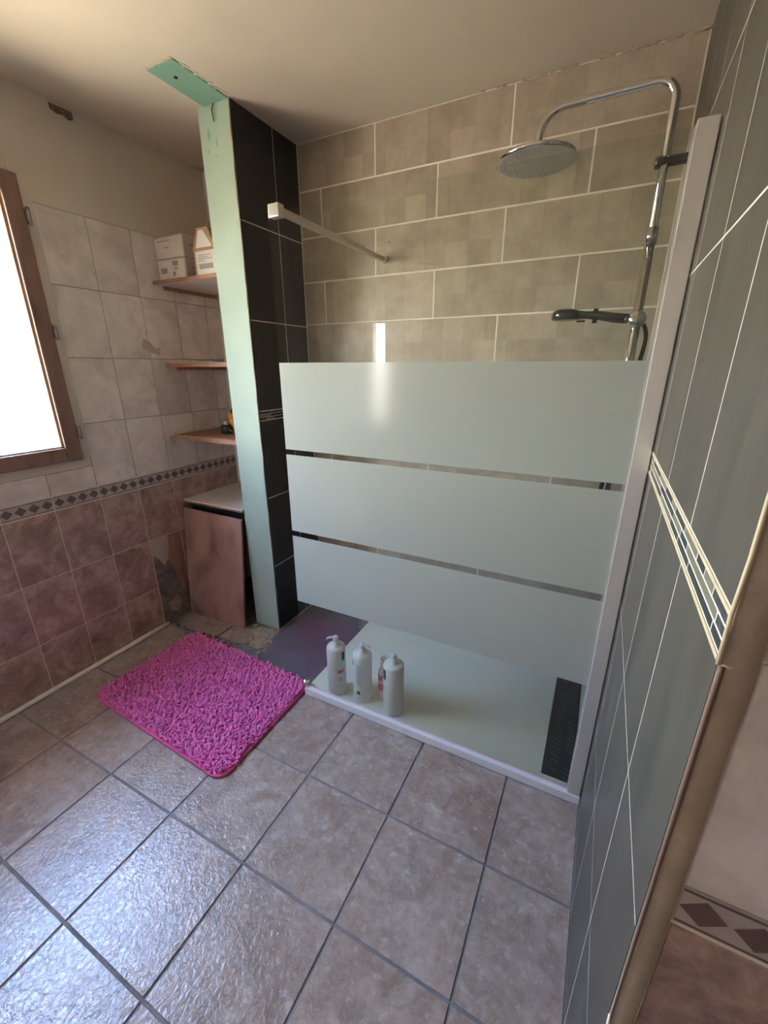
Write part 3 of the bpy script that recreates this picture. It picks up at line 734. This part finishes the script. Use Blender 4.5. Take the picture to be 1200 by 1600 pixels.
# ------------------------------------------------------------------ bath mat
mt = empty('bath_mat', (-1.67, -1.005, 0)); tag(mt, 'hot pink shaggy bath mat on the floor tiles', 'bath mat')
mt.location.z = .001
cor = [(-2.128, -1.275), (-1.225, -1.320), (-1.232, -.735), (-2.105, -.692)]   # fl, fr, br, bl
def matpt(u, v):
    a = Vector(cor[0]).lerp(Vector(cor[1]), u); b = Vector(cor[3]).lerp(Vector(cor[2]), u); return a.lerp(b, v)
def rounded(inset, n=8, rad=.055):
    Wm, Hm = .875, .575; P = []
    for cx_, cy_, a0 in ((Wm-rad, Hm-rad, 0), (rad, Hm-rad, 90), (rad, rad, 180), (Wm-rad, rad, 270)):
        for k in range(n+1):
            a = math.radians(a0+90*k/n); x = cx_+(rad-inset)*math.cos(a); y_ = cy_+(rad-inset)*math.sin(a)
            q = matpt(x/Wm, y_/Hm); P.append((q.x, q.y))
    return P
child('backing', prism(rounded(.004), .0005, .007), 'mat_edge', mt)
ed = [(x, y_, .007) for x, y_ in rounded(.004)]; bm = bmesh.new(); tube(ed+[ed[0], ed[1]], .0062, 8, bm)
child('piping', bm, 'mat_edge', mt, smooth=True)
verts = []; faces = []
rnd = random.Random(3)
nu, nv = 100, 66
for i in range(nu):
    for j in range(nv):
        u = (i+.5+rnd.uniform(-.45, .45))/nu; v = (j+.5+rnd.uniform(-.45, .45))/nv
        dx = min(u, 1-u)*.875; dy = min(v, 1-v)*.575
        if dx < .008 or dy < .008: continue
        if dx < .055 and dy < .055 and math.hypot(.055-dx, .055-dy) > .048: continue
        p = matpt(u, v); a = rnd.uniform(0, 6.283); lean = rnd.uniform(.005, .015); h = rnd.uniform(.014, .028)
        rr = rnd.uniform(.0038, .0056); dxx, dyy = math.cos(a)*lean, math.sin(a)*lean
        base = len(verts)
        for q, (f, hh, rq) in enumerate(((0, .004, 1), (.35, .65, 1.05), (1, .92, .9))):
            for k in range(4):
                b = a+k*math.pi/2; verts.append((p.x+dxx*f+rr*rq*math.cos(b), p.y+dyy*f+rr*rq*math.sin(b), .005+h*hh*(1 if q else 0)+(rr*.5*math.cos(b-a) if q == 2 else 0)))
        verts.append((p.x+dxx*1.25, p.y+dyy*1.25, .005+h))
        for q in (0, 4):
            for k in range(4): faces.append((base+q+k, base+q+(k+1) % 4, base+q+4+(k+1) % 4, base+q+4+k))
        for k in range(4): faces.append((base+8+k, base+8+(k+1) % 4, base+12))
me = bpy.data.meshes.new('pile'); me.from_pydata(verts, [], faces); me.materials.append(M['pile'])
for p in me.polygons: p.use_smooth = True
pl = obj('pile', me, 'pile', mt); pl.location = -mt.location; pl['kind'] = 'stuff'

# ------------------------------------------------------------------ niche: shelves, counter board, leaning panel
def shelf(z, th, label, y1=-.425, under=None):
    t = empty('shelf', ((XL+XP)/2, y1/2, z)); tag(t, label, 'shelf', 'wooden shelves in the niche')
    child('board', B(XL+.001, XP-.001, y1+.003, -.003, z-th, z, bev=.001), under or 'shelf_wood', t)
    child('front_edge', B(XL+.001, XP-.001, y1, y1+.003, z-th, z), 'shelf_wood', t)
    child('batten', B(XL+.0015, XL+.016, y1+.06, -.01, z-th-.018, z-th-.0003), 'shelf_wood', t)
    return t
shelf(1.930, .017, 'white shelf board with a brown edge holding the boxes, topmost in the niche', under='melamine')
shelf(1.522, .018, 'thin brown wooden shelf with a sheet of paper, second from the top in the niche')
shelf(1.132, .026, 'brown wooden shelf carrying the orange and black tool, lowest of the shelves', -.44)
cb = tag(empty('counter_board', (-2.1, -.22, .74)), 'white laminated board over the bottom of the niche with a brown edge', 'board')
child('top', B(XL+.001, XP-.001, -.452, -.003, .733, .741), 'melamine', cb)
child('core', B(XL+.001, XP-.001, -.455, -.003, .724, .7328), 'shelf_wood', cb)
child('gap_shade_strip', B(XL+.001, XP-.001, -.40, -.38, .66, .7238), 'black_void', cb)  # black strip that stands in for the shade in the gap below the board
# leaning panel
lp = empty('leaning_panel', (-2.09, -.50, .002)); tag(lp, 'reddish brown wooden panel leaning against the niche below the white board', 'panel')
bm = bmesh.new()
F = [(-2.315, -.552, .003), (-1.872, -.536, .003), (-1.866, -.468, .684), (-2.336, -.470, .690)]
f0 = [bm.verts.new(p) for p in F]; f1 = [bm.verts.new((p[0], p[1]+.014, p[2]+.0015)) for p in F]
bm.faces.new(f0); bm.faces.new(f1[::-1]); [bm.faces.new((f0[i], f0[(i+1) % 4], f1[(i+1) % 4], f1[i])) for i in range(4)]
bmesh.ops.bevel(bm, geom=bm.edges[:], offset=.0015, segments=1, affect='EDGES')
child('board', bm, 'panel_wood', lp)
# paper
pp = tag(obj('paper_sheet', B(-.11, .11, -.10, .10, 0, .0015), 'paper', loc=(-1.985, -.31, 1.5224)), 'thin white sheet of paper lying at the right end of the second shelf', 'paper')
for v in pp.data.vertices:
    v.co.z += .006*max(0, -v.co.x/.11)*(1 if v.co.y < 0 else 0)
# boxes
def carton(loc, w, d, h, rz_, label, marks):
    t = empty('carton', loc); t.rotation_euler.z = math.radians(rz_); tag(t, label, 'box', 'small white cartons on the top shelf')
    obj('box', B(-w/2, w/2, -d/2, d/2, 0, h-.002, bev=.005), 'carton_white', t)
    obj('lid', B(-w/2-.001, w/2+.001, -d/2-.001, d/2+.001, h-.014, h-.0005, bev=.0055), 'carton_white', t)
    for (x, z, a, b) in marks: obj('print', B(x-a, x+a, -d/2-.0006, -d/2+.0005, z-b, z+b), 'label_grey', t)
    obj('print', B(w/2-.0005, w/2+.0006, -.07, .05, h*.55, h*.62), 'label_grey', t)
carton((-2.226, -.285, 1.9305), .200, .215, .098, 2, 'small white carton with three grey marks, lower one of the two stacked', [(-.055, .045, .022, .012), (.03, .075, .019, .011), (.015, .028, .008, .010), (.032, .052, .014, .003)])
carton((-2.228, -.280, 2.0290), .214, .215, .102, -1, 'small plain white carton with faint print, upper one of the two stacked', [(-.02, .052, .014, .003), (-.03, .082, .05, .002)])
hc = tag(empty('gift_carton', (-1.972, -.335, 1.9305)), 'brown house-shaped carton with a white label and red tape beside the white cartons', 'box')
w, d, h, hr = .155, .12, .115, .205
bm = bmesh.new(); Q = [(-w/2, 0), (w/2, 0), (w/2, h), (.035, hr), (-.035, hr), (-w/2, h)]
a = [bm.verts.new((x, -d/2, z)) for x, z in Q]; b = [bm.verts.new((x, d/2, z)) for x, z in Q]
bm.faces.new(a); bm.faces.new(b[::-1]); [bm.faces.new((a[i], a[(i+1) % 6], b[(i+1) % 6], b[i])) for i in range(6)]
bmesh.ops.bevel(bm, geom=bm.edges[:], offset=.002, segments=1, affect='EDGES')
obj('box', bm, 'carton_brown', hc)
lb = obj('label', B(-.062, .072, -d/2-.0008, -d/2, .006, h-.008), 'paper', hc)
for z, x1 in ((.088, .04), (.080, .02), (.072, .05), (.064, .0)): obj('print', B(-.048, x1, -d/2-.0014, -d/2-.0006, z, z+.003), 'label_grey', lb)
obj('print', B(-.045, .05, -d/2-.0014, -d/2-.0006, .030, .052), 'label_grey', lb)
bm = bmesh.new(); P_ = [(-.055, h+.006), (.055, h+.006), (.004, hr-.012), (-.026, hr-.012)]
a = [bm.verts.new((x, -d/2-.001, z)) for x, z in P_]; b = [bm.verts.new((x, -d/2, z)) for x, z in P_]
bm.faces.new(a); bm.faces.new(b[::-1]); [bm.faces.new((a[i], a[(i+1) % 4], b[(i+1) % 4], b[i])) for i in range(4)]
obj('gable_flap', bm, 'paper', hc)
tp = tube([(-w/2-.002, -d/2+.01, h+.002), (-.056, -d/2+.01, h+.045), (-.037, -d/2+.01, hr+.002)], .008, 6)
obj('tape', tp, 'carton_red', hc)
obj('handle', tube(catmull([(-.03, 0, hr-.002), (-.028, 0, hr+.022), (.0, 0, hr+.032), (.028, 0, hr+.022), (.03, 0, hr-.002)], 5), .006, 8), 'carton_brown', hc, smooth=True)
# orange and black hand tool on the lowest shelf
tl = tag(empty('hand_tool', (-2.06, -.27, 1.1325)), 'small orange and black hand tool with a wire hook on the lowest shelf', 'tool')
obj('body', lathe([(0, 0), (.034, 0), (.038, .006), (.038, .040), (.032, .050), (0, .050)], 24), 'black_plastic', tl, smooth=True, loc=(-.035, 0, 0))
obj('cap', lathe([(0, .049), (.016, .050), (.016, .066), (.012, .070), (0, .070)], 18), 'melamine', tl, smooth=True, loc=(-.042, 0, 0))
obj('handle', tube(catmull([(.045, 0, .012), (.030, 0, .05), (.010, 0, .09), (.022, 0, .122)], 6), [.017]*7+[.020]*6+[.022]*6, 14), 'orange_plastic', tl, smooth=True)
obj('head', lathe([(0, -.012), (.016, -.012), (.020, 0), (.014, .014), (0, .016)], 18), 'black_plastic', tl, smooth=True, loc=(.026, 0, .128))
obj('wire_hook', tube(catmull([(.015, -.018, .10), (-.008, -.020, .085), (-.010, -.020, .035), (.015, -.020, .018), (.045, -.02, .012)], 6), .0028, 8), 'steel', tl, smooth=True)
